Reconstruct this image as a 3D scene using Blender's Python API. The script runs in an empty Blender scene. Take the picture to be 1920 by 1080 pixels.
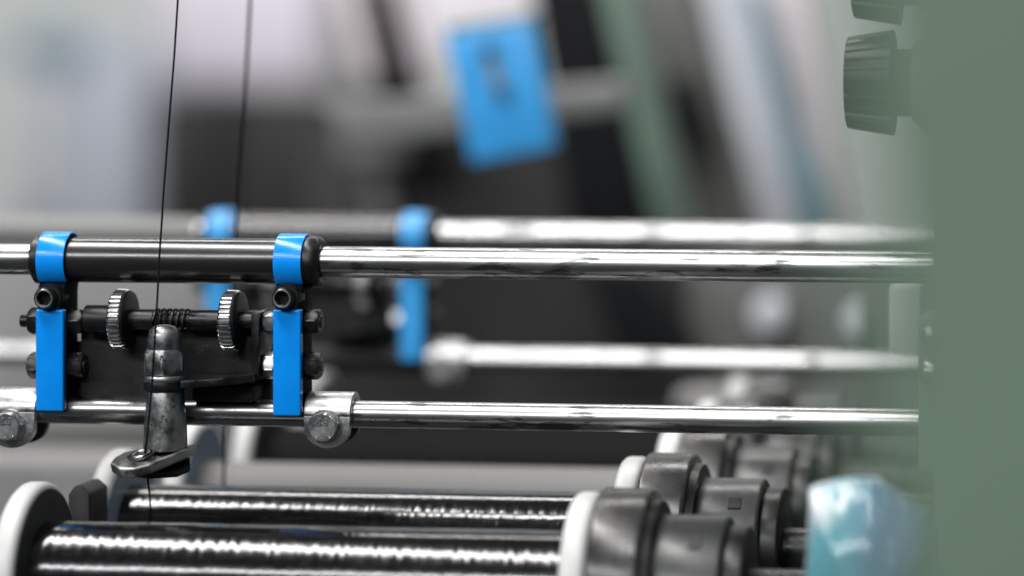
import bpy, bmesh, math, random
from mathutils import Vector, Matrix, noise
random.seed(7)
R = math.radians
scene = bpy.context.scene
col = scene.collection
MM = 0.001

# ------------------------------------------------------------------ camera
YAW = R(7.0)
FPX = 6000.0                      # focal length in photograph pixels (1920 wide)
PPX, PPY = 1523.0, 50.0           # principal point in photograph pixels
CAM = Vector((0.0, -1.0, 1.25))
cd = bpy.data.cameras.new('camera')
cam = bpy.data.objects.new('camera', cd)
col.objects.link(cam)
cam.location = CAM
cam.rotation_euler = (R(90), 0, YAW)
cd.sensor_width = 36.0
cd.lens = FPX / 1920.0 * 36.0
cd.shift_x = -(PPX - 960.0) / 1920.0
cd.shift_y = -(540.0 - PPY) / 1920.0
cd.clip_start = 0.01
cd.clip_end = 50.0
cd.dof.use_dof = True
cd.dof.focus_distance = 1.018
cd.dof.aperture_fstop = 3.4
cd.dof.aperture_blades = 0
scene.camera = cam

# ------------------------------------------------------------------ world and lamps
w = bpy.data.worlds.new('World')
scene.world = w
w.use_nodes = True
w.node_tree.nodes['Background'].inputs['Color'].default_value = (0.9, 0.95, 1.0, 1)
w.node_tree.nodes['Background'].inputs['Strength'].default_value = 0.05


def lamp(name, loc, target, sx, sy, power, color=(1, 0.98, 0.96)):
    ld = bpy.data.lights.new(name, 'AREA')
    ld.shape = 'RECTANGLE'
    ld.size, ld.size_y, ld.energy, ld.color = sx, sy, power, color
    o = bpy.data.objects.new(name, ld)
    col.objects.link(o)
    o.location = loc
    d = Vector(target) - Vector(loc)
    o.rotation_euler = d.to_track_quat('-Z', 'Y').to_euler()
    return o


TGT = (-0.15, 0.0, 1.17)
lamp('ceiling_tube_front', (-0.9, -0.47, 3.40), TGT, 3.4, 0.30, 92)
lamp('ceiling_tube_rear', (-0.1, 1.7, 3.4), (-0.1, 2.2, 1.2), 3.2, 0.25, 64)
lamp('ceiling_tube_row_far', (-2.0, -4.1, 3.5), TGT, 6.5, 0.30, 190, (0.96, 0.98, 1.0))

scene.view_settings.view_transform = 'Standard'
scene.view_settings.look = 'None'
scene.view_settings.exposure = 0.0
scene.view_settings.gamma = 1.0
scene.render.engine = 'CYCLES'
scene.cycles.use_denoising = True
scene.cycles.max_bounces = 8
scene.cycles.caustics_reflective = False
scene.cycles.caustics_refractive = False


# ------------------------------------------------------------------ photograph pixel -> place
def tdep(px, Y):
    u = (px - PPX) / FPX
    return (Y - CAM.y) / (math.cos(YAW) + u * math.sin(YAW))


def P(px, py, Y):
    t = tdep(px, Y)
    u, v = (px - PPX) / FPX, -(py - PPY) / FPX
    return Vector((CAM.x + t * (-math.sin(YAW) + u * math.cos(YAW)), Y, CAM.z + t * v))


def PX(px, Y):
    return P(px, 0, Y).x


def PZ(px, py, Y):
    return P(px, py, Y).z


def S(px, Y):
    return tdep(px, Y) / FPX      # metres per photograph pixel


# ------------------------------------------------------------------ materials
def mat(name, color, metallic=0.0, rough=0.5, var=0.15, vscale=40, bump=0.0, bscale=300, stretch=(1, 1, 1),
        spot=None, spot_color=(0.02, 0.02, 0.02), spot_scale=120, coat=0.0, rvar=0.12, spec=0.5, trans=0.0):
    m = bpy.data.materials.new(name)
    m.use_nodes = True
    nt = m.node_tree
    N, L = nt.nodes, nt.links
    b = N['Principled BSDF']
    b.inputs['Metallic'].default_value = metallic
    b.inputs['Coat Weight'].default_value = coat
    b.inputs['Specular IOR Level'].default_value = spec
    if trans:
        b.inputs['Transmission Weight'].default_value = trans
    tc = N.new('ShaderNodeTexCoord')
    mp = N.new('ShaderNodeMapping')
    mp.inputs['Scale'].default_value = stretch
    L.new(tc.outputs['Object'], mp.inputs['Vector'])
    n1 = N.new('ShaderNodeTexNoise')
    n1.inputs['Scale'].default_value = vscale
    n1.inputs['Detail'].default_value = 6
    n1.inputs['Roughness'].default_value = 0.65
    L.new(mp.outputs['Vector'], n1.inputs['Vector'])
    mr = N.new('ShaderNodeMapRange')
    mr.inputs['From Min'].default_value = 0.3
    mr.inputs['From Max'].default_value = 0.7
    mr.inputs['To Min'].default_value = 1 - var
    mr.inputs['To Max'].default_value = 1 + var
    L.new(n1.outputs['Fac'], mr.inputs['Value'])
    mx = N.new('ShaderNodeMix')
    mx.data_type = 'RGBA'
    mx.blend_type = 'MULTIPLY'
    mx.inputs[0].default_value = 1.0
    mx.inputs[6].default_value = (*color, 1)
    cmb = N.new('ShaderNodeCombineColor')
    for i in range(3):
        L.new(mr.outputs['Result'], cmb.inputs[i])
    L.new(cmb.outputs['Color'], mx.inputs[7])
    out = mx.outputs[2]
    if spot:
        n2 = N.new('ShaderNodeTexNoise')
        n2.inputs['Scale'].default_value = spot_scale
        n2.inputs['Detail'].default_value = 5
        n2.inputs['Roughness'].default_value = 0.6
        L.new(mp.outputs['Vector'], n2.inputs['Vector'])
        rp = N.new('ShaderNodeMapRange')
        rp.inputs['From Min'].default_value = spot
        rp.inputs['From Max'].default_value = spot + 0.05
        L.new(n2.outputs['Fac'], rp.inputs['Value'])
        m2 = N.new('ShaderNodeMix')
        m2.data_type = 'RGBA'
        L.new(rp.outputs['Result'], m2.inputs[0])
        L.new(out, m2.inputs[6])
        m2.inputs[7].default_value = (*spot_color, 1)
        out = m2.outputs[2]
    L.new(out, b.inputs['Base Color'])
    rr = N.new('ShaderNodeMapRange')
    rr.inputs['From Min'].default_value = 0.3
    rr.inputs['From Max'].default_value = 0.7
    rr.inputs['To Min'].default_value = max(0.03, rough - rvar)
    rr.inputs['To Max'].default_value = min(1, rough + rvar)
    L.new(n1.outputs['Fac'], rr.inputs['Value'])
    L.new(rr.outputs['Result'], b.inputs['Roughness'])
    if bump:
        n3 = N.new('ShaderNodeTexNoise')
        n3.inputs['Scale'].default_value = bscale
        n3.inputs['Detail'].default_value = 4
        L.new(mp.outputs['Vector'], n3.inputs['Vector'])
        bp = N.new('ShaderNodeBump')
        bp.inputs['Strength'].default_value = bump
        bp.inputs['Distance'].default_value = 0.001
        L.new(n3.outputs['Fac'], bp.inputs['Height'])
        L.new(bp.outputs['Normal'], b.inputs['Normal'])
    return m


M = {}
M['chrome'] = mat('polished_rod_steel', (0.45, 0.45, 0.45), 1.0, 0.28, 0.16, 60, 0.012, 500, (0.2, 1, 1),
                  spot=0.555, spot_color=(0.16, 0.16, 0.16), spot_scale=230, rvar=0.07)
M['steel'] = mat('brushed_steel', (0.42, 0.42, 0.42), 1.0, 0.36, 0.22, 120, 0.08, 600, spot=0.66,
                 spot_color=(0.07, 0.07, 0.07), spot_scale=500, rvar=0.15)
M['cast'] = mat('worn_cast_steel', (0.30, 0.30, 0.30), 1.0, 0.40, 0.4, 200, 0.08, 500, spot=0.62,
                spot_color=(0.05, 0.05, 0.05), spot_scale=420, rvar=0.18)
M['dark_steel'] = mat('blackened_steel', (0.038, 0.038, 0.039), 0.85, 0.34, 0.3, 150, 0.05, 700, rvar=0.15)
M['black'] = mat('black_plastic', (0.007, 0.007, 0.007), 0.0, 0.36, 0.25, 90, 0.05, 500, rvar=0.1, spec=0.35)
M['clamp_black'] = mat('black_clamp_body', (0.006, 0.0065, 0.008), 0.0, 0.6, 0.3, 90, 0.05, 500, spec=0.04)  # near-black tone of the clamp body behind its blue strips
M['sleeve'] = mat('black_sleeve', (0.014, 0.0125, 0.0125), 0.0, 0.22, 0.25, 60, 0.02, 400, (0.2, 1, 1), rvar=0.06, spec=0.9)
M['matte_black'] = mat('matte_black_coating', (0.010, 0.010, 0.010), 0.0, 0.60, 0.5, 130, 0.15, 500, spot=0.62,
                       spot_color=(0.035, 0.035, 0.035), spot_scale=120)
M['blue'] = mat('blue_paint', (0.002, 0.285, 0.93), 0.0, 0.20, 0.10, 60, 0.06, 400, spot=0.635,
                spot_color=(0.003, 0.06, 0.22), spot_scale=230, rvar=0.06, spec=0.45)
M['blue_pale'] = mat('pale_blue_and_highlight', (0.045, 0.36, 0.80), 0.0, 0.35, 0.10, 60)  # plate's own paler blue; on the rear clamps, highlights painted into the colour
M['knurl'] = mat('knurled_steel', (0.40, 0.40, 0.40), 1.0, 0.33, 0.15, 300)
M['thread'] = mat('black_filament', (0.004, 0.004, 0.0045), 0.0, 0.15, 0.2, 500, 0.02, 900, (0.5, 1, 1), rvar=0.04, spec=0.75)
M['light_thread'] = mat('light_grey_filament', (0.17, 0.166, 0.166), 0.0, 0.55, 0.15, 500, 0.3, 1500)
M['yarn'] = mat('black_yarn', (0.010, 0.010, 0.010), 0.0, 0.75, 0.2, 400, spec=0.08)
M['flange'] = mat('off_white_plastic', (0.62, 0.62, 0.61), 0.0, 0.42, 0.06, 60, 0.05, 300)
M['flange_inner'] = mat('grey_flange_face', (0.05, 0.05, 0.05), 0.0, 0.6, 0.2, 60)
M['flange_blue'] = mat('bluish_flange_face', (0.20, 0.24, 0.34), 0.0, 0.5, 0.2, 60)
M['collar'] = mat('dark_grey_collar', (0.040, 0.039, 0.039), 0.15, 0.27, 0.12, 70, 0.05, 300)
M['hub'] = mat('grey_hub', (0.040, 0.043, 0.042), 0.1, 0.36, 0.15, 70, 0.05, 300)
M['green'] = mat('green_machine_enamel', (0.152, 0.226, 0.163), 0.0, 0.5, 0.12, 9, 0.05, 200, spot=0.66, spot_color=(0.13, 0.19, 0.13), spot_scale=22)
M['green_pale'] = mat('pale_green_enamel', (0.13, 0.20, 0.155), 0.0, 0.5, 0.1, 14)
M['wall'] = mat('pale_wall_paint', (0.52, 0.54, 0.53), 0.0, 0.8, 0.08, 4)
M['wall_cool'] = mat('cool_white_panel', (0.62, 0.63, 0.68), 0.0, 0.7, 0.08, 6)
M['blue_grey'] = mat('blue_grey_sheet', (0.36, 0.385, 0.44), 0.0, 0.6, 0.2, 5, stretch=(1, 1, 0.3))
M['lavender'] = mat('pale_lavender_sheet', (0.66, 0.62, 0.70), 0.0, 0.7, 0.08, 6)
M['pinkish'] = mat('pinkish_white_sheet', (0.74, 0.66, 0.70), 0.0, 0.7, 0.1, 6)
M['teal_grey'] = mat('teal_grey_sheet', (0.18, 0.27, 0.33), 0.0, 0.6, 0.1, 6)
M['dark_grey'] = mat('dark_grey_enamel', (0.028, 0.0265, 0.027), 0.0, 0.65, 0.6, 11, stretch=(1, 1, 0.35), spec=0.3)
M['near_black'] = mat('near_black_enamel', (0.005, 0.0055, 0.007), 0.0, 0.7, 0.3, 8, spec=0.15)
M['mid_grey'] = mat('mid_grey_metal', (0.21, 0.21, 0.205), 0.0, 0.55, 0.15, 8)
M['warm_grey'] = mat('warm_grey_metal', (0.115, 0.115, 0.108), 0.0, 0.55, 0.2, 8)
M['light_grey'] = mat('light_grey_panel', (0.25, 0.245, 0.245), 0.0, 0.6, 0.3, 14)
M['paper'] = mat('white_paper', (0.86, 0.82, 0.86), 0.0, 0.8, 0.04, 10)
M['hole'] = mat('dark_hole', (0.02, 0.03, 0.06), 0.0, 0.7)
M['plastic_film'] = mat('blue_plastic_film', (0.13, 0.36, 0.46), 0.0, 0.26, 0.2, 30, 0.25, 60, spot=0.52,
                        spot_color=(0.66, 0.73, 0.78), spot_scale=33, coat=0.3)  # white patches: print, and glare painted into the colour
_nt = M['plastic_film'].node_tree            # the film is printed turquoise at one end, slate blue at the other
_tc = _nt.nodes.new('ShaderNodeTexCoord')
_sx = _nt.nodes.new('ShaderNodeSeparateXYZ')
_mr = _nt.nodes.new('ShaderNodeMapRange')
_mr.inputs['From Min'].default_value, _mr.inputs['From Max'].default_value = -0.008, 0.006
_mc = _nt.nodes.new('ShaderNodeMix')
_mc.data_type = 'RGBA'
_mc.inputs[6].default_value, _mc.inputs[7].default_value = (0.13, 0.40, 0.48, 1), (0.15, 0.24, 0.42, 1)
_nt.links.new(_tc.outputs['Object'], _sx.inputs[0])
_nt.links.new(_sx.outputs['X'], _mr.inputs['Value'])
_nt.links.new(_mr.outputs['Result'], _mc.inputs[0])
for _n in _nt.nodes:
    if _n.type == 'MIX' and _n.blend_type == 'MULTIPLY':
        _nt.links.new(_mc.outputs[2], _n.inputs[6])


# ------------------------------------------------------------------ building helpers
W = {}                                     # world position of every object, set to local at the end


def finish(name, bm, m, parent=None, smooth=38):
    bmesh.ops.recalc_face_normals(bm, faces=bm.faces[:])
    me = bpy.data.meshes.new(name)
    for f in bm.faces:
        f.smooth = True
    bm.to_mesh(me)
    bm.free()
    me.set_sharp_from_angle(angle=R(smooth))
    lo = Vector((min(v.co[i] for v in me.vertices) for i in range(3)))
    hi = Vector((max(v.co[i] for v in me.vertices) for i in range(3)))
    c = Vector(((lo.x + hi.x) / 2, (lo.y + hi.y) / 2, lo.z if parent is None else (lo.z + hi.z) / 2))
    me.transform(Matrix.Translation(-c))
    me.materials.append(m)
    o = bpy.data.objects.new(name, me)
    col.objects.link(o)
    o.parent = parent
    W[o] = c
    return o


def tag(o, label, cat, group=None, kind=None):
    o['label'], o['category'] = label, cat
    if group:
        o['group'] = group
    if kind:
        o['kind'] = kind
    return o


def thing(name, base, label, cat, group=None):
    o = bpy.data.objects.new(name, None)
    o.empty_display_size = 0.01
    col.objects.link(o)
    W[o] = Vector(base)
    return tag(o, label, cat, group)


def copy_tree(o, off, parent=None):
    c = o.copy()
    col.objects.link(c)
    c.parent = parent
    W[c] = W[o] + off
    for ch in [x for x in W if x.parent == o]:
        copy_tree(ch, off, c)
    return c


AX = {'x': (Vector((1, 0, 0)), Vector((0, -1, 0)), Vector((0, 0, 1))),
      'y': (Vector((0, 1, 0)), Vector((1, 0, 0)), Vector((0, 0, 1))),
      'z': (Vector((0, 0, 1)), Vector((1, 0, 0)), Vector((0, -1, 0)))}


def lathe(bm, c, axis, prof, seg=48, rf=None, caps=True, phase=0.0):
    A, U, V = AX[axis]
    rings = []
    for a, r in prof:
        ring = []
        for k in range(seg):
            th = 2 * math.pi * k / seg + phase
            rr = r if rf is None else rf(a, r, th)
            ring.append(bm.verts.new(Vector(c) + A * a + (U * math.cos(th) + V * math.sin(th)) * rr))
        rings.append(ring)
    for r0, r1 in zip(rings, rings[1:]):
        for k in range(seg):
            bm.faces.new((r0[k], r0[(k + 1) % seg], r1[(k + 1) % seg], r1[k]))
    if caps:
        bm.faces.new(rings[0][::-1])
        bm.faces.new(rings[-1])


def rprof(a0, a1, r, b):
    """straight roller outline with rounded ends"""
    out = []
    for k in range(4):
        t = k / 3 * math.pi / 2
        out.append((a0 + b * (1 - math.sin(t)), r - b + b * math.sin(t)) if False else (a0 + b * (1 - math.cos(t)), r - b + b * math.sin(t)))
    for k in range(4):
        t = (3 - k) / 3 * math.pi / 2
        out.append((a1 - b * (1 - math.cos(t)), r - b + b * math.sin(t)))
    return out


def prism(bm, pts, ext, bev=0.0, seg=2):
    a = [bm.verts.new(Vector(p)) for p in pts]
    b = [bm.verts.new(Vector(p) + Vector(ext)) for p in pts]
    n = len(pts)
    fs = [bm.faces.new(a), bm.faces.new(b[::-1])]
    for k in range(n):
        fs.append(bm.faces.new((a[k], b[k], b[(k + 1) % n], a[(k + 1) % n])))
    if bev:
        ed = list({e for f in fs for e in f.edges})
        bmesh.ops.recalc_face_normals(bm, faces=fs)
        bmesh.ops.bevel(bm, geom=ed, offset=bev, segments=seg, affect='EDGES', profile=0.6, clamp_overlap=True)


def box(bm, lo, hi, bev=0.0, seg=2):
    (x0, y0, z0), (x1, y1, z1) = lo, hi
    prism(bm, [(x0, y0, z0), (x1, y0, z0), (x1, y0, z1), (x0, y0, z1)], (0, y1 - y0, 0), bev, seg)


def tube(bm, pts, r, seg=8):
    pts = [Vector(p) for p in pts]
    rings = []
    prev = None
    for i, p in enumerate(pts):
        d = (pts[min(i + 1, len(pts) - 1)] - pts[max(i - 1, 0)]).normalized()
        u = d.orthogonal().normalized() if prev is None else (prev - d * prev.dot(d)).normalized()
        prev = u
        v = d.cross(u)
        rings.append([bm.verts.new(p + (u * math.cos(t) + v * math.sin(t)) * r)
                      for t in [2 * math.pi * k / seg for k in range(seg)]])
    for a, b in zip(rings, rings[1:]):
        for k in range(seg):
            bm.faces.new((a[k], a[(k + 1) % seg], b[(k + 1) % seg], b[k]))
    bm.faces.new(rings[0][::-1])
    bm.faces.new(rings[-1])


def hexnut(bm, c, axis, r, th, phase=0.2):
    """hexagonal prism with the chamfered corners of a real nut, from c along the axis"""
    A, U, V = AX[axis]
    n = 48
    ap = r * math.cos(math.pi / 6)
    rings = []
    for a, cap in ((0, ap * 0.97), (th * 0.10, None), (th * 0.86, None), (th, ap * 0.95)):
        ring = []
        for k in range(n):
            t = 2 * math.pi * k / n
            m = (t % (math.pi / 3)) - math.pi / 6
            hexr = ap / math.cos(m)
            rr = hexr if cap is None else min(hexr, cap)
            aa = a
            if cap is None:                      # corners are cut back by the chamfer
                d = (hexr - ap) * 0.55
                aa = a + d if a < th / 2 else a - d
            ring.append(bm.verts.new(Vector(c) + A * aa + (U * math.cos(t + phase) + V * math.sin(t + phase)) * rr))
        rings.append(ring)
    for a, b in zip(rings, rings[1:]):
        for k in range(n):
            bm.faces.new((a[k], a[(k + 1) % n], b[(k + 1) % n], b[k]))
    bm.faces.new(rings[0][::-1])
    bm.faces.new(rings[-1])


# ================================================================== SETTING: far back of the hall
def slab(name, m, corners, Y, depth, label, cat, bev=0.004, group=None, parent=None):
    """a real board or post whose outline is given at depth Y"""
    bm = bmesh.new()
    prism(bm, [P(px, py, Y) for px, py in corners], (0, depth, 0), bev)
    o = finish(name, bm, m, parent)
    if label:
        tag(o, label, cat, group)
    return o


bm = bmesh.new()
box(bm, (-3.5, 3.0, 0.0), (3.0, 3.1, 3.2))
wall = finish('wall_back', bm, M['wall'])
wall['kind'] = 'structure'
wall['label'] = 'pale grey hall wall far behind the machine'

cab = slab('storage_cabinet', M['blue_grey'], [(20, 60), (275, 60), (275, 470), (20, 470)], 2.45, 0.35,
     'blurred blue grey cabinet at the far upper left', 'cabinet')
slab('upper_band', M['teal_grey'], [(28, 62), (165, 62), (165, 112), (28, 112)], 2.44, 0.02, None, None, parent=cab)
slab('light_strip', M['wall'], [(38, 130), (80, 130), (80, 400), (38, 400)], 2.44, 0.02, None, None, parent=cab)
slab('pale_machine_cover', M['lavender'], [(305, -60), (592, -60), (592, 150), (305, 150)], 2.2, 0.3,
     'blurred pale lavender cover above the dark machine cabinet', 'cover')
t = thing('machine_cabinet', P(445, 480, 2.1), 'blurred dark cabinet with two doors under the pale lavender cover', 'cabinet')
slab('door', M['dark_grey'], [(285, 172), (392, 172), (392, 470), (285, 470)], 2.1, 0.3, None, None, parent=t)
slab('door', M['dark_grey'], [(418, 172), (606, 172), (606, 470), (418, 470)], 2.1, 0.3, None, None, parent=t)
slab('door_gap', M['near_black'], [(390, 178), (420, 178), (420, 468), (390, 468)], 2.13, 0.2, None, None, parent=t)

# middle distance: the neighbouring machine
slab('neighbour_machine', M['dark_grey'], [(575, 235), (1180, 200), (1330, 900), (575, 960)], 0.95, 0.3,
     'blurred dark body of the neighbouring machine in the middle distance', 'machine')
slab('slanted_plate', M['mid_grey'], [(600, -40), (705, -40), (770, 300), (640, 300)], 0.90, 0.03,
     'blurred grey slanted plate left of the blue plate', 'plate')
slab('slanted_rib', M['near_black'], [(700, -40), (722, -40), (800, 300), (772, 300)], 0.87, 0.05,
     'blurred narrow dark rib leaning beside the grey slanted plate', 'rib')
slab('slanted_strip', M['pinkish'], [(622, -40), (664, -40), (706, 150), (668, 150)], 0.84, 0.02,
     'blurred narrow pale pink strip lying on the grey slanted plate', 'strip')
slab('slanted_rib', M['near_black'], [(664, -40), (692, -40), (752, 250), (716, 250)], 0.85, 0.03,
     'blurred dark rib leaning between the two pale pink strips', 'rib')
slab('slanted_strip', M['pinkish'], [(733, -40), (762, -40), (806, 150), (782, 150)], 0.86, 0.02,
     'blurred narrow pale pink strip left of the bright white sheet', 'strip')
slab('grey_streak', M['mid_grey'], [(672, 292), (692, 292), (738, 430), (708, 430)], 0.92, 0.02,
     'blurred thin grey strut under the grey cross bar', 'strut')
slab('dark_recess_plate', M['near_black'], [(1228, 150), (1296, 142), (1336, 262), (1272, 272)], 0.75, 0.02,
     'blurred dark plate fixed on the grey green board', 'plate')
slab('teal_strip', M['teal_grey'], [(1496, 275), (1536, 275), (1592, 440), (1548, 440)], 1.18, 0.03,
     'blurred short teal grey strip left of the green frame under the knobs', 'strip')
slab('white_sheet', M['paper'], [(778, -60), (1000, -60), (1010, 75), (800, 110)], 0.80, 0.03,
     'blurred bright white sheet directly above the blue plate', 'sheet')
slab('dark_column', M['near_black'], [(990, -40), (1112, -40), (1250, 470), (1072, 470)], 0.72, 0.10,
     'blurred black column leaning to the left of the green rail', 'column')
slab('cross_bar', M['mid_grey'], [(600, 195), (1165, 148), (1172, 208), (660, 278)], 0.52, 0.03,
     'blurred grey cross bar running behind the blue plate', 'bar')
slab('green_rail', M['green_pale'], [(1118, -40), (1168, -40), (1292, 480), (1236, 480)], 0.66, 0.05,
     'blurred slim green rail leaning right of the black column', 'rail')
slab('grey_green_board', M['warm_grey'], [(1165, -40), (1288, -40), (1420, 480), (1290, 480)], 0.78, 0.06,
     'blurred grey green board leaning between green rail and white panel', 'board')
slab('leaning_screen', M['wall_cool'], [(1285, -40), (1392, -40), (1520, 480), (1410, 480)], 1.25, 0.05,
     'blurred bluish white panel leaning right of the grey green board', 'panel')
slab('teal_strip', M['teal_grey'], [(1376, -40), (1420, -40), (1560, 480), (1512, 480)], 1.20, 0.04,
     'blurred narrow teal grey strip leaning between two pale panels', 'strip')
slab('leaning_screen', M['pinkish'], [(1418, -40), (1530, -40), (1640, 480), (1556, 480)], 1.25, 0.05,
     'blurred pinkish white panel leaning left of the ribbed knobs', 'panel')
slab('right_board', M['warm_grey'], [(1290, 470), (1800, 470), (1800, 900), (1290, 900)], 0.62, 0.04,
     'blurred grey green lower board between the rods at the right', 'board')
slab('left_board', M['light_grey'], [(-120, 440), (400, 440), (400, 960), (-120, 960)], 0.85, 0.04,
     'blurred light grey board behind the left clamp', 'board')
slab('diagonal_brace', M['near_black'], [(1090, 500), (1200, 500), (1300, 690), (1170, 690)], 0.55, 0.05,
     'blurred black diagonal brace between the rear rods', 'brace')

# hanging blue plate with its two holes
t = thing('blue_plate', P(940, 300, 0.42), 'blurred tilted blue plate with two dark holes above the rods', 'plate')
Yp = 0.42
slab('plate_body', M['blue_pale'], [(833, 64), (996, 36), (1040, 276), (882, 306)], Yp, 0.012, None, None, 0.002, parent=t)
slab('plate_edge', M['green_pale'], [(834, 50), (1000, 26), (1003, 40), (838, 64)], Yp + 0.001, 0.016, None, None, 0.001, parent=t)
slab('slot', M['mid_grey'], [(908, 105), (928, 102), (946, 170), (926, 174)], Yp - 0.0015, 0.002, None, None, 0.0, parent=t)
for px, py in ((913, 97), (940, 172)):
    bm = bmesh.new()
    lathe(bm, P(px, py, Yp - 0.003), 'y', [(0, 0.0032), (0.003, 0.0034)], 20)
    finish('hole', bm, M['hole'], t)

# ================================================================== ROW OF RODS, CLAMPS AND THREAD TENSIONERS
Zu = PZ(600, 491, 0)                       # upper rod axis
Zl = PZ(690, 777, 0)                       # lower rod axis
s0 = S(330, 0)
R_up, R_lo = 29.2 * s0, 25.3 * s0
X_end = PX(1760, 0.0)


def rod(name, z, r, x0, x1, label):
    bm = bmesh.new()
    n = 60
    prof = [(x0 + (x1 - x0) * k / n, r) for k in range(n + 1)]
    lathe(bm, (0, 0, z), 'x', prof, 40)
    return tag(finish(name, bm, M['chrome']), label, 'rod', 'steel rods')


front = []
front.append(rod('steel_rod', Zu, R_up, PX(-90, 0), X_end + 0.02, 'scratched steel rod in focus, upper of the front pair'))
front.append(rod('steel_rod', Zl, R_lo, PX(-90, 0), X_end + 0.02, 'polished steel rod in focus, lower of the front pair'))

# black sleeve over the upper rod
t = thing('rod_sleeve', (PX(330, 0), 0, Zu - 43 * s0), 'glossy black sleeve on the upper front rod between two blue clamps', 'sleeve')
xa, xb = PX(72, 0), PX(588, 0)
bm = bmesh.new()
lathe(bm, (0, 0, Zu), 'x', [(xa + (xb - xa) * k / 20, 42.5 * s0) for k in range(21)], 64)
finish('tube', bm, M['sleeve'], t)
bm = bmesh.new()
lathe(bm, (PX(66, 0), 0, Zu), 'x', [(0, 38 * s0), (0.0010, 45.5 * s0), (0.004, 46 * s0)], 48)
finish('end_cap', bm, M['black'], t)
bm = bmesh.new()


def chewed(a, r, th):
    return r * (1 + 0.05 * noise.noise(Vector((a * 500, math.cos(th) * 2.2, math.sin(th) * 2.2))))


x0 = PX(572, 0)
lathe(bm, (x0, 0, Zu), 'x', [(0, 46 * s0), (0.0012, 49 * s0), (0.0030, 49.5 * s0), (0.0046, 47.5 * s0), (0.0056, 43 * s0),
                            (0.0060, 38 * s0), (0.0058, 34 * s0)], 64, chewed)
finish('end_cap', bm, M['black'], t)
front.append(t)

RC = 47.5 * s0                            # clamp ring radius (body)


def blue_clamp(pl, pr, label, zbot, left_len):
    """split clamp: ring round the sleeve, bolt block, bar down over the lower rod"""
    Yf = -RC - 0.0008
    x0, x1 = PX(pl, Yf), PX(pr, Yf)
    t = thing('blue_clamp', ((x0 + x1) / 2, 0, zbot), label, 'clamp', 'blue clamps on the upper rods')
    # black body, side outline in Y-Z
    pts = []
    for k in range(-8, 29):
        a = math.pi * k / 28 * 1.0
        a = R(-52) + (R(180) - R(-52)) * (k + 8) / 36
        pts.append((x0 + 0.0002, -RC * math.cos(a), Zu + RC * math.sin(a)))
    pts += [(x0 + 0.0002, RC * 0.9, Zu - 0.6 * RC), (x0 + 0.0002, 0.0055, Zu - 1.25 * RC), (x0 + 0.0002, 0.0055, zbot),
            (x0 + 0.0002, -RC + 0.0012, zbot), (x0 + 0.0002, -RC + 0.0012, Zu - 1.02 * RC)]
    bm = bmesh.new()
    prism(bm, pts, (x1 - x0 - 0.0004, 0, 0), 0.0003)
    finish('body', bm, M['clamp_black'], t)
    # blue band round the ring
    bm = bmesh.new()
    out, inn = [], []
    for k in range(37):
        a = R(-50) + (R(200)) * k / 36
        out.append((x0, -(RC + 0.0008) * math.cos(a), Zu + (RC + 0.0008) * math.sin(a)))
        inn.append((x0, -(RC + 0.0001) * math.cos(a), Zu + (RC + 0.0001) * math.sin(a)))
    prism(bm, out + inn[::-1], (x1 - x0, 0, 0), 0.00022)
    finish('ring_band', bm, M['blue'], t)
    # blue bar below
    bm = bmesh.new()
    box(bm, (x0, Yf + 0.0002, zbot + 0.0004), (x1, -RC + 0.0026, PZ(pl, 580, Yf)), 0.0007, 3)
    finish('front_bar', bm, M['blue'], t)
    # bolt boss and socket screw
    xc, zc = (x0 + x1) / 2 - 3 * s0, PZ(pl, 558, Yf)
    bm = bmesh.new()
    lathe(bm, (xc + 2 * s0, -RC - 0.0012, zc), 'y', [(0, 24.5 * s0), (0.0008, 27 * s0), (0.006, 27 * s0)], 40)
    finish('bolt_boss', bm, M['black'], t)
    bm = bmesh.new()
    prof = [(0.0032, 10.5 * s0), (0.0032, 11 * s0), (0.0002, 12.5 * s0), (0, 14 * s0), (0.0, 17.5 * s0), (0.0006, 20.5 * s0),
            (0.0012, 21 * s0), (0.0045, 21 * s0)]

    def hexin(a, r, th):
        if r < 13 * s0:
            m = (th % (math.pi / 3)) - math.pi / 6
            return r * 0.93 / math.cos(m)
        return r
    lathe(bm, (xc, -RC - 0.0042, zc), 'y', prof, 48, hexin)
    sc = finish('socket_screw', bm, M['dark_steel'], t)
    bm = bmesh.new()
    lathe(bm, (xc, -RC - 0.0042, zc), 'y', [(0.0001, 13.5 * s0), (-0.0002, 14.5 * s0), (-0.0002, 16.5 * s0), (0.0003, 18.5 * s0)], 48, caps=False)
    finish('bright_rim', bm, M['steel'], sc)
    # two cross bolts with nuts either side
    for py, jig in ((601, 0.1), (684, 0.5)):
        z = PZ(pl, py, -0.001)
        yb = -0.0022
        bm = bmesh.new()
        hexnut(bm, (x1 + 0.0001, yb, z), 'x', 26 * s0, 0.0047, jig)
        nr = finish('nut', bm, M['dark_steel'], t)
        bm = bmesh.new()
        hexnut(bm, (x0 - 0.0042, yb, z), 'x', 26 * s0, 0.0041, jig + 0.3)
        finish('nut', bm, M['dark_steel'] if left_len else M['steel'], t)
        bm = bmesh.new()
        lathe(bm, (0, yb, z), 'x', rprof(x0 - 0.0045 - (0.0028 if py < 640 and left_len else 0.0006), x1 + 0.0054, 12 * s0, 0.0005), 24)
        finish('stud', bm, M['dark_steel'], t)
    return t


front.append(blue_clamp(66, 118, 'blue clamp in focus at the left end of the black sleeve', PZ(92, 774, -0.009), 1))
front.append(blue_clamp(511, 563, 'blue clamp in focus at the right end of the black sleeve', PZ(537, 783, -0.009), 0))


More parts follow.
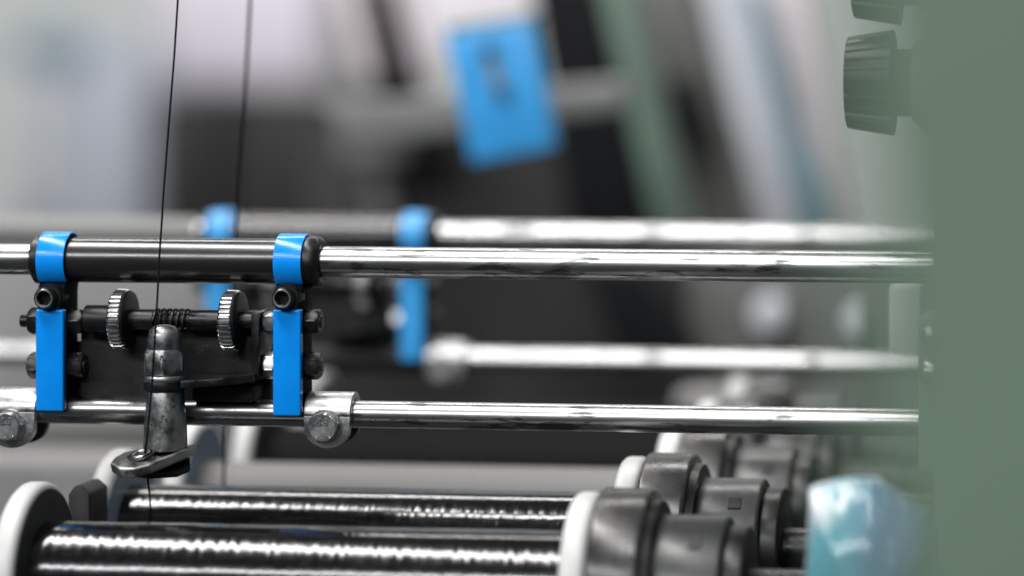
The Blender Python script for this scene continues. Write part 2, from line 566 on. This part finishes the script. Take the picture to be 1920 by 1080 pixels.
# strap clamps on the lower rod
def strap_clamp(pl, pr, label, tilt):
    yo = R_lo + 0.0028
    yf = -yo
    x0, x1 = PX(pl, yf), PX(pr, yf)
    zb = PZ(pl, 840, yf)
    t = thing('strap_clamp', ((x0 + x1) / 2, 0, zb), label, 'clamp', 'steel strap clamps on the lower rods')
    rc = (x1 - x0) * 0.5
    xc = (x0 + x1) / 2

    def plate(y):
        pts = [(x0, y, Zl), (x1, y, Zl)]
        for k in range(15):
            a = -R(12) - R(156) * k / 14
            pts.append((xc + rc * 0.99 * math.cos(a), y, zb + rc * 0.86 + rc * 0.86 * math.sin(a)))
        return pts
    bm = bmesh.new()
    prism(bm, plate(-yo), (0, 0.0026, 0), 0.0003)
    finish('front_plate', bm, M['steel'], t)
    bm = bmesh.new()
    prism(bm, plate(yo - 0.0026), (0, 0.0026, 0), 0.0003)
    finish('back_plate', bm, M['dark_steel'], t)
    bm = bmesh.new()
    out = [(x0 + 0.00005, -yo * math.cos(a), Zl + yo * math.sin(a)) for a in [math.pi * k / 24 for k in range(25)]]
    inn = [(x0 + 0.00005, -(yo - 0.0026) * math.cos(a), Zl + (yo - 0.0026) * math.sin(a)) for a in [math.pi * k / 24 for k in range(25)]]
    prism(bm, out + inn[::-1], (x1 - x0 - 0.0001, 0, 0), 0.0003)
    finish('bend', bm, M['dark_steel'] if False else M['steel'], t)
    bx, bz = xc - 2 * s0, zb + rc * 0.92
    bm = bmesh.new()
    lathe(bm, (bx, -yo - 0.0006, bz), 'y', [(0, 31 * s0), (0.0001, 31.6 * s0), (0.0012, 31.6 * s0)], 48)
    finish('washer', bm, M['steel'], t)
    bm = bmesh.new()
    hexnut(bm, (bx, -yo - 0.0040, bz), 'y', 29.5 * s0, 0.0038, tilt)
    hd = finish('bolt_head', bm, M['steel'], t)
    hd_y = -yo - 0.0040
    # raised strength marks and maker's squiggle on the head
    cu = bpy.data.curves.new('marks', 'FONT')
    cu.body = '8.8'
    cu.size = 0.0032
    cu.align_x = 'CENTER'
    cu.extrude = 0.00022
    cu.offset = 0.00006
    tmp = bpy.data.objects.new('tmp', cu)
    col.objects.link(tmp)
    dg = bpy.context.evaluated_depsgraph_get()
    me = bpy.data.meshes.new_from_object(tmp.evaluated_get(dg))
    bpy.data.objects.remove(tmp)
    bm = bmesh.new()
    bm.from_mesh(me)
    rot = Matrix.Rotation(R(90), 4, 'X')
    bmesh.ops.transform(bm, matrix=Matrix.Translation((bx, hd_y - 0.0001, bz + 0.0008)) @ rot, verts=bm.verts[:])
    tube(bm, [(bx + (k - 8) * 0.00032, hd_y, bz - 0.0026 + 0.00045 * math.sin(k * 1.9) - 0.0008 * (1 - ((k - 8) / 8) ** 2)) for k in range(17)], 0.00017, 6)
    finish('head_marks', bm, M['steel'], hd)
    bm = bmesh.new()
    lathe(bm, (bx, 0, bz), 'y', [(-yo, 14 * s0), (yo + 0.003, 14 * s0)], 20)
    finish('bolt_shank', bm, M['dark_steel'], t)
    return t


front.append(strap_clamp(569, 656, 'bright steel strap clamp with hex bolt right of the blue clamps', 0.25))
front.append(strap_clamp(-24, 65, 'steel strap clamp with hex bolt cut by the left picture edge', 0.1))

# thread tensioner between the clamps
Yt = -0.004
Zt = PZ(320, 600, Yt)
t = thing('thread_tensioner', (PX(320, 0), 0, PZ(320, 750, 0)), 'black thread tensioner with two knurled wheels between the front blue clamps', 'tensioner')
bm = bmesh.new()
xa, xb = PX(150, 0), PX(474, 0)
prof = [(xa, 0.0005, PZ(158, 748, 0)), (xa, 0.0005, Zt), (xa, 0.0025, Zt + 0.0022), (xa, 0.008, Zt + 0.0024), (xa, 0.012, Zt), (xa, 0.012, PZ(158, 748, 0))]
prism(bm, prof, (xb - xa, 0, 0), 0.0006)
finish('housing', bm, M['matte_black'], t)
bm = bmesh.new()
box(bm, (PX(122, 0.008), 0.0062, PZ(320, 772, 0.008)), (PX(512, 0.008), 0.0092, PZ(320, 640, 0.008)), 0.0005)
finish('mounting_plate', bm, M['matte_black'], t)


def shaft(pl, pr, r, m, name='shaft'):
    bm = bmesh.new()
    lathe(bm, (0, Yt, Zt), 'x', rprof(PX(pl, Yt), PX(pr, Yt), r * s0, 0.0004), 36)
    return finish(name, bm, m, t)


shaft(162, 214, 27, M['black'], 'boss')
shaft(222, 292, 20, M['dark_steel'])
shaft(286, 366, 13, M['black'], 'spindle')
shaft(358, 424, 20, M['dark_steel'])
shaft(440, 482, 18, M['dark_steel'])
bm = bmesh.new()
xs0, xs1 = PX(293, Yt), PX(360, Yt)
tube(bm, [(xs0 + (xs1 - xs0) * k / 140, Yt - 20 * s0 * math.cos(k / 140 * 2 * math.pi * 6), Zt + 20 * s0 * math.sin(k / 140 * 2 * math.pi * 6)) for k in range(141)], 2.6 * s0, 7)
finish('spring', bm, M['dark_steel'], t)


def knurled(pl, pr):
    rw = 57 * s0
    yf = Yt - rw
    x0, x1 = PX(pl, yf), PX(pr, yf)
    n = 36
    pts = []
    for k in range(n):
        for f, rr in ((0.0, 1.0), (0.42, 1.0), (0.58, 0.91), (0.84, 0.91)):
            a = 2 * math.pi * (k + f) / n
            pts.append((math.cos(a) * rr * rw, math.sin(a) * rr * rw))
    bm = bmesh.new()
    rings = []
    for x, sc in ((x0, 0.93), (x0 + 0.0007, 1.0), (x1 - 0.0007, 1.0), (x1, 0.93)):
        rings.append([bm.verts.new((x, Yt - a * sc, Zt + b * sc)) for a, b in pts])
    for a, b in zip(rings, rings[1:]):
        for k in range(len(pts)):
            bm.faces.new((a[k], a[(k + 1) % len(pts)], b[(k + 1) % len(pts)], b[k]))
    bm.faces.new(rings[0][::-1])
    bm.faces.new(rings[-1])
    wh = finish('knurled_wheel', bm, M['knurl'], t, 25)
    bm = bmesh.new()
    lathe(bm, (x1 - 0.0001, Yt, Zt), 'x', [(0, rw * 0.96), (0.0006, rw * 0.93), (0.0009, rw * 0.85), (0.0009, rw * 0.4)], 48)
    finish('wheel_face', bm, M['black'], wh)


knurled(197, 223)
knurled(405, 432)
# upright end bracket and the arm that carries the guide post
bm = bmesh.new()
box(bm, (PX(473, -0.006), -0.0075, PZ(473, 712, -0.006)), (PX(488, -0.006), 0.010, PZ(473, 586, -0.006)), 0.0004)
finish('end_bracket', bm, M['dark_steel'], t)
bm = bmesh.new()
za = PZ(340, 712, -0.018)
pts = [P(338, 714, -0.0215), P(420, 707, -0.0190), P(476, 700, -0.013), P(486, 698, 0.004), P(440, 692, 0.006), P(338, 702, -0.008)]
pts = [(p.x, p.y, za + (p.x - pts[0].x) * 0.06) for p in pts]
prism(bm, pts, (0, 0, -0.0024), 0.0004)
finish('bracket_arm', bm, M['dark_steel'], t)
bm = bmesh.new()
box(bm, (PX(362, -0.004), -0.006, PZ(362, 752, -0.004)), (PX(478, -0.004), 0.006, PZ(362, 722, -0.004)), 0.0015)
finish('lower_block', bm, M['matte_black'], t)
front.append(t)

# guide post with dome nut, spacer, cone and eyelet foot
Yg = -0.0145
g = thing('thread_guide_post', P(310, 890, Yg), 'worn steel thread guide post with domed nut and eyelet foot', 'guide')
sg = S(310, Yg)


def zz(py):
    return PZ(310, py, Yg)


xg = PX(308, Yg)
bm = bmesh.new()
lathe(bm, (xg, Yg, 0), 'z', [(zz(660), 31.5 * sg), (zz(640), 31.5 * sg), (zz(628), 30.5 * sg), (zz(619), 27.5 * sg), (zz(612), 20 * sg), (zz(609), 10 * sg), (zz(608.5), 2 * sg)], 40)
finish('dome', bm, M['cast'], g)
bm = bmesh.new()
hexnut(bm, (xg, Yg, zz(701)), 'z', 41 * sg, zz(654) - zz(701), 0.30)
finish('hex_nut', bm, M['cast'], g)
bm = bmesh.new()
lathe(bm, (xg, Yg, 0), 'z', [(zz(714), 38.5 * sg), (zz(712), 39.5 * sg), (zz(706), 39.5 * sg), (zz(703), 38 * sg)], 48)
finish('washer', bm, M['steel'], g)
bm = bmesh.new()
lathe(bm, (xg, Yg, 0), 'z', [(zz(732), 37 * sg), (zz(730), 38 * sg), (zz(716), 38 * sg), (zz(714), 37 * sg)], 40)
finish('spacer', bm, M['black'], g)
bm = bmesh.new()
lathe(bm, (xg + 2 * sg, Yg, 0), 'z', [(zz(842), 41 * sg), (zz(834), 41 * sg), (zz(800), 40 * sg), (zz(760), 36.5 * sg), (zz(735), 35 * sg), (zz(732), 33.5 * sg)], 48)
finish('cone', bm, M['cast'], g)
# eyelet foot: a thick tongue tilted towards the reader's left
bm = bmesh.new()
top = [(206, 868, -0.030), (214, 857, -0.0255), (232, 847, -0.021), (262, 841, -0.0165), (320, 837, -0.009), (352, 835, -0.006),
       (368, 830, -0.0085), (350, 842, -0.0185), (312, 858, -0.0260), (280, 871, -0.0310), (248, 879, -0.0335), (222, 878, -0.0335)]
tp = [P(*q) for q in top]
prism(bm, tp, (0.0004, 0.0006, -0.0031), 0.0007, 3)
ft = finish('foot', bm, M['cast'], g)
bm = bmesh.new()
low = [(236, 892, -0.027), (262, 868, -0.016), (356, 862, -0.008), (357, 884, -0.016), (332, 895, -0.021), (280, 898, -0.027)]
prism(bm, [P(a, b - 12, c) for a, b, c in low], (0, 0, -0.0022), 0.0006)
finish('foot_base', bm, M['black'], g)
ce = P(264, 853, -0.0245)
nrm = Vector((-0.16, -0.30, 1)).normalized()
u = nrm.orthogonal().normalized()
v = nrm.cross(u)
for nm, rr, tr, m, up in (('eyelet', 15 * s0, 3.4 * s0, M['chrome'], 0.0002), ('eyelet_seat', 23 * s0, 3.0 * s0, M['dark_steel'], -0.0002)):
    bm = bmesh.new()
    rings = []
    for k in range(36):
        a = 2 * math.pi * k / 36
        d = u * math.cos(a) + v * math.sin(a)
        rings.append([bm.verts.new(ce + nrm * up + d * (rr + tr * math.cos(b)) + nrm * tr * math.sin(b)) for b in [2 * math.pi * j / 10 for j in range(10)]])
    for k in range(36):
        for j in range(10):
            bm.faces.new((rings[k][j], rings[(k + 1) % 36][j], rings[(k + 1) % 36][(j + 1) % 10], rings[k][(j + 1) % 10]))
    finish(nm, bm, m, ft)

# --- the same row again, further back
dx = P(405, 0, 0.235).x - P(92, 0, 0.0).x
off = Vector((dx, 0.235, PZ(800, 441, 0.235) - Zu))
rear_labels = {
    'upper of the front pair': 'blurred bright steel rod behind, upper of the rear pair',
    'lower of the front pair': 'blurred bright steel rod behind, lower of the rear pair',
    'glossy black sleeve': 'blurred dark sleeve on the upper rear rod',
    'left end of the black': 'blurred blue clamp behind, left of the rear pair',
    'right end of the black': 'blurred blue clamp behind, right of the rear pair',
    'bright steel strap': 'blurred strap clamp on the lower rear rod beside the right blue clamp',
    'cut by the left': 'blurred strap clamp on the lower rear rod behind the front thread tensioner',
    'black thread tensioner': 'blurred thread tensioner behind, between the two rear blue clamps'}
for o in front:
    c = copy_tree(o, off)
    for k, lab in rear_labels.items():
        if k in o['label']:
            c['label'] = lab
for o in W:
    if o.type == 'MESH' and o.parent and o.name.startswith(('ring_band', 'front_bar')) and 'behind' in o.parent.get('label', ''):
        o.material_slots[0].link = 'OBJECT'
        o.material_slots[0].material = M['blue_pale']  # rear clamps carry their highlights as a paler base colour
c_rods = [o for o in W if o.parent is None and o.name.startswith('steel_rod') and 'behind' in o['label']]
for o in c_rods:
    me = o.data.copy()
    me.transform(Matrix.Diagonal((1.5, 1, 1, 1)))
    o.data = me

bm = bmesh.new()
lathe(bm, (0, off.y, Zl + off.z), 'x', rprof(PX(110, off.y), PX(815, off.y), R_lo + 0.0012, 0.0005), 40)  # sleeve added to darken the left part of this rod
tag(finish('rod_sleeve', bm, M['matte_black']), 'blurred black sleeve added to darken the lower rear rod below the rear blue clamps', 'sleeve')
# grey tube added to dim the left end of the upper rear rod
Yr = off.y
bm = bmesh.new()
lathe(bm, (0, Yr, Zu + off.z), 'x', rprof(PX(-120, Yr), PX(372, Yr), R_up + 0.0012, 0.0005), 40)
tag(finish('rod_dimming_tube', bm, M['mid_grey']), 'blurred matt grey tube added to dim the upper rear rod at the left', 'cover')

# ================================================================== SPOOLS
R_fl = 29.2 * MM
Ys1 = -0.047
Zs = PZ(85, 905, Ys1) - R_fl
pitch = 0.0800


def spool(Y, detail, mthread, minner, label, rt=17.3 * MM):
    """flanges, wound filament, drive collar, hub and shaft; X positions follow the front spool"""
    X = lambda px: PX(px, Ys1)
    t = thing('thread_spool', (X(560), Y, Zs - R_fl), label, 'spool', 'thread spools in a row under the rods')
    c = (0, Y, Zs)
    sp = S(560, Ys1)
    xi, xr = X(86), X(1078)
    bm = bmesh.new()
    lathe(bm, c, 'x', rprof(X(42), xi, R_fl, 0.0022), 72)
    fl = finish('flange', bm, M['flange'], t)
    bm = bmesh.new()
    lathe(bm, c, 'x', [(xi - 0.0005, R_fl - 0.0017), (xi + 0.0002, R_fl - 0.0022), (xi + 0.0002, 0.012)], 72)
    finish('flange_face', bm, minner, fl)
    bm = bmesh.new()
    lathe(bm, c, 'x', rprof(xr, X(1127), R_fl, 0.0024), 72)
    finish('flange', bm, M['flange'], t)
    bm = bmesh.new()
    n = detail
    rnd = [random.uniform(-1, 1) for _ in range(n + 1)]

    def wind(a, r, th):
        q = a * 1000
        h = 0.009 * math.sin(2 * math.pi * q / 4.1 + th * 2 + 2.3 * noise.noise(Vector((q * 0.13, Y * 30, 0))))
        h += 0.040 * noise.noise(Vector((q * 0.62, math.cos(th) * 3.6, math.sin(th) * 3.6 + Y * 50)))
        h += 0.016 * noise.noise(Vector((q * 1.7, math.cos(th) * 8, math.sin(th) * 8 + Y * 50)))
        return r + h * MM
    prof = [(xi - 0.001 + (xr + 0.002 - xi) * k / n, rt + 0.003 * MM * rnd[k]) for k in range(n + 1)]
    lathe(bm, c, 'x', prof, 96 if n > 200 else 48, wind)
    finish('wound_filament', bm, mthread, t, 80)
    bm = bmesh.new()
    lathe(bm, c, 'x', rprof(X(1128), X(1226), 30.6 * MM, 0.0014), 72)
    cl = finish('drive_collar', bm, M['collar'], t)
    bm = bmesh.new()
    lathe(bm, c, 'x', [(X(1226), 27.5 * MM), (X(1241), 27.0 * MM)], 60)
    finish('collar_step', bm, M['black'], cl)
    bm = bmesh.new()
    lathe(bm, c, 'x', rprof(X(1238), X(1368), 22.8 * MM, 0.0012), 64)
    hb = finish('hub', bm, M['hub'], t)
    bm = bmesh.new()
    a = R(48)
    for dxp in (1306,):
        xq = X(dxp)
        rr = 22.85 * MM
        yq, zq = Y - rr * math.cos(a), Zs + rr * math.sin(a)
        tv = Vector((0, math.sin(a), math.cos(a))) * 0.0022
        nv = Vector((0, -math.cos(a), math.sin(a))) * 0.0003
        q = Vector((xq, yq, zq)) - nv
        prism(bm, [q - tv, q + Vector((0.004, 0, 0)) - tv, q + Vector((0.004, 0, 0)) + tv, q + tv], nv * 2)
    finish('key_slot', bm, M['black'], hb)
    bm = bmesh.new()
    lathe(bm, c, 'x', rprof(X(1366), X(1408), 20.0 * MM, 0.001), 48)
    finish('end_disc', bm, M['black'], t)
    bm = bmesh.new()
    lathe(bm, c, 'x', [(X(1400), 7.0 * MM), (X(1560), 7.0 * MM), (X(1561), 5.5 * MM), (X(1880), 5.5 * MM)], 32)
    finish('drive_shaft', bm, M['dark_steel'], t)
    bm = bmesh.new()
    lathe(bm, c, 'x', [(X(-120), 5.5 * MM), (X(44), 5.5 * MM)], 24)
    finish('axle_end', bm, M['dark_steel'], t)
    return t


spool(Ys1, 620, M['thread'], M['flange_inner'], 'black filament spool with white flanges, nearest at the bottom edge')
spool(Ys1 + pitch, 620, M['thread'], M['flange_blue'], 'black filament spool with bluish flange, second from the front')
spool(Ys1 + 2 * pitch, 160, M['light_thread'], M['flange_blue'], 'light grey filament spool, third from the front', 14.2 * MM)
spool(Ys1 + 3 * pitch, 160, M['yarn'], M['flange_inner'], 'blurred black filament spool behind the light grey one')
spool(Ys1 + 4 * pitch, 80, M['yarn'], M['flange_inner'], 'blurred dark filament spool, farthest in the row')

# bearing post between the first two spools, and the cover rails at the left
bm = bmesh.new()
pts = [P(128, 1060, -0.01), P(168, 1060, -0.01), P(167, 925, -0.01), P(150, 911, -0.01), P(138, 912, -0.01), P(127, 928, -0.01)]
prism(bm, pts, (0, 0.018, 0), 0.001)
tag(finish('bearing_post', bm, M['dark_grey']), 'dark pointed bearing post between the two left white flanges', 'post')
for y0, y1, Yc, m, lab in ((785, 858, 0.30, 'warm_grey', 'blurred darker grey cover rail behind the left strap clamp'),
                           (862, 1000, 0.27, 'light_grey', 'blurred lighter grey cover rail above the left spool flange')):
    bm = bmesh.new()
    a, b = P(-140, y1, Yc), P(300, y0, Yc)
    box(bm, (a.x, Yc, a.z), (b.x, Yc + 0.05, b.z), 0.006, 3)
    tag(finish('cover_rail', bm, M[m]), lab, 'rail', 'cover rails at the left')

# ================================================================== THREADS
def thread(name, pts, r, label):
    bm = bmesh.new()
    tube(bm, pts, r, 8)
    return tag(finish(name, bm, M['yarn']), label, 'thread', 'running threads')


key = [(336, -40, -0.024), (327, 100, -0.024), (318, 220, -0.024), (308, 350, -0.024), (299, 478, -0.0245), (295, 560, -0.0255), (290, 640, -0.0262), (284, 730, -0.0262), (277, 810, -0.0258),
       (272, 852, -0.0250), (276, 890, -0.018), (281, 930, 0.004), (283, 985, 0.0142)]
thread('running_thread', [P(*k) for k in key], 0.00034, 'thin black thread in focus running down to the eyelet foot')
key = [(471, -40, 0.07), (464, 100, 0.07), (457, 220, 0.07), (448, 340, 0.07), (441, 450, 0.07), (432, 600, 0.07), (425, 760, 0.07), (416, 980, 0.07)]
thread('running_thread', [P(*k) for k in key], 0.0006, 'blurred black thread hanging right of the sharp one')

# ================================================================== RIGHT SIDE: GREEN FRAME, KNOBS, FILM
Yf = -0.028
fr = thing('green_machine', P(1900, 1300, Yf), 'broad green enamelled machine frame at the right edge', 'machine frame')
bm = bmesh.new()
a, b = P(1746, 1400, Yf), P(1746, -400, Yf)
box(bm, (a.x, Yf, a.z), (a.x + 0.22, 0.60, b.z), 0.003, 3)
finish('frame_casting', bm, M['green'], fr)
bm = bmesh.new()
a, b = P(1722, 880, -0.015), P(1760, 590, -0.015)
box(bm, (a.x, -0.022, a.z), (b.x + 0.01, 0.004, b.z), 0.002)
finish('rod_bracket', bm, M['green'], fr)
for px, py, r, mm in ((1741, 702, 0.0034, 'chrome'), (1740, 632, 0.0026, 'steel')):
    bm = bmesh.new()
    lathe(bm, P(px, py, -0.032), 'y', [(0, r * 0.15), (0.0003, r * 0.6), (0.0012, r), (0.0028, r * 1.25), (0.010, r * 1.25)], 28)
    finish('bolt', bm, M[mm], fr)
bm = bmesh.new()
a, b = P(1672, 668, 0.13), P(1735, 535, 0.13)
box(bm, (a.x, 0.13, a.z), (b.x, 0.16, b.z), 0.002)
tag(finish('pale_block', bm, M['wall']), 'blurred pale block beside the green frame between the rods', 'block')
for px, py, r, lab in ((1440, 592, 0.0085, 'blurred bluish white round end cap left of the smaller one'),
                       (1612, 605, 0.0068, 'blurred pale round end cap near the green frame')):
    bm = bmesh.new()
    lathe(bm, P(px, py, 0.595), 'y', [(0, r * 0.6), (0.001, r * 0.9), (0.003, r), (0.026, r)], 32)
    tag(finish('end_cap', bm, M['wall_cool']), lab, 'end cap')
bm = bmesh.new()
a, b = P(1262, 790, 0.40), P(1385, 738, 0.40)
box(bm, (a.x, 0.40, a.z), (b.x, 0.43, b.z), 0.004, 3)
tag(finish('bearing_block', bm, M['light_grey']), 'blurred light grey bearing block behind the lower front rod', 'block')


def knob(pyc, pxo, label):
    Yk = 0.0
    sk = S(1640, Yk)
    c = Vector((0, Yk, PZ(1640, pyc, Yk)))
    t = thing('ribbed_knob', (PX(1640 + pxo, Yk), Yk, c.z - 100 * sk), label, 'knob', 'ribbed knobs on the green frame')
    X = lambda px: PX(px + pxo, Yk)

    def ribs(a, r, th):
        if r < 70 * sk:
            return r
        k = (th * 26 / (2 * math.pi)) % 1.0
        return r * (0.955 if k < 0.25 else 1.0)
    bm = bmesh.new()
    lathe(bm, c, 'x', [(X(1590), 66 * sk), (X(1588.5), 80 * sk), (X(1590), 85 * sk), (X(1594), 86.5 * sk), (X(1672), 99 * sk), (X(1675), 99.5 * sk), (X(1676), 96 * sk), (X(1676), 64 * sk)], 208, ribs)
    finish('grip', bm, M['black'], t, 25)
    bm = bmesh.new()
    lathe(bm, c, 'x', [(X(1674), 63 * sk), (X(1713), 63 * sk)], 48)
    finish('neck', bm, M['dark_grey'], t)
    bm = bmesh.new()
    lathe(bm, c, 'x', [(X(1712), 74 * sk), (X(1718), 76 * sk), (X(1752), 112 * sk), (X(1790), 112 * sk)], 48)
    finish('cone_base', bm, M['green'], t)
    return t


knob(155, 0, 'black ribbed knob on the green frame, whole and lower of the two')
knob(-52, 12, 'black ribbed knob cut off by the top picture edge')

# crumpled blue plastic film wrapped round the shaft ends
Yb = -0.095
outline = [(1512, 1085), (1514, 990), (1518, 915), (1560, 903), (1600, 897), (1640, 896), (1672, 918), (1705, 942), (1730, 960),
           (1752, 1000), (1758, 1085), (1760, 1200), (1700, 1320), (1570, 1320), (1500, 1200)]
dense = []
for i, p in enumerate(outline):
    q = outline[(i + 1) % len(outline)]
    for k in range(6):
        dense.append((p[0] + (q[0] - p[0]) * k / 6, p[1] + (q[1] - p[1]) * k / 6))
cx, cy = 1640, 1150
bm = bmesh.new()
rings = []
for j in range(-12, 13):
    f = j / 12.0
    sc = (1 - abs(f) ** 2.6) ** 0.42 if abs(f) < 1 else 0.02
    ring = []
    for px, py in dense:
        p = P(cx + (px - cx) * max(sc, 0.02), cy + (py - cy) * max(sc, 0.02), Yb)
        p.y = Yb + f * 0.020
        nz = noise.ridged_multi_fractal(p * 38, 0.9, 2.0, 4, 1.0, 2.0) - 1.0
        p += Vector((0.2, -1.0, 0.25)) * 0.0016 * nz + noise.noise_vector(p * 45) * 0.0014
        ring.append(bm.verts.new(p))
    rings.append(ring)
n = len(dense)
for a, b in zip(rings, rings[1:]):
    for k in range(n):
        bm.faces.new((a[k], a[(k + 1) % n], b[(k + 1) % n], b[k]))
bm.faces.new(rings[0][::-1])
bm.faces.new(rings[-1])
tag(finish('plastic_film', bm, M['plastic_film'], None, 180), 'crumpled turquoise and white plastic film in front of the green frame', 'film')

# green post close to the lens
Yn = -0.632
t = thing('guard_post', P(1800, 1400, Yn), 'green guard post close to the lens, blurred over the right edge', 'post')
a, b = P(1735, 2600, Yn), P(1480, -1500, Yn)          # the post leans a little
bm = bmesh.new()
prism(bm, [a, a + Vector((0.06, 0, 0)), b + Vector((0.06, 0, 0)), b], (0, 0.03, 0), 0.002, 3)
finish('post_body', bm, M['green'], t)
bm = bmesh.new()
box(bm, (a.x - 0.004, Yn - 0.004, a.z - 0.006), (a.x + 0.064, Yn + 0.034, a.z), 0.001)
finish('foot_plate', bm, M['green'], t)

# ------------------------------------------------------------------ local positions from world positions
for o, c in W.items():
    o.location = c if o.parent is None else c - W[o.parent]
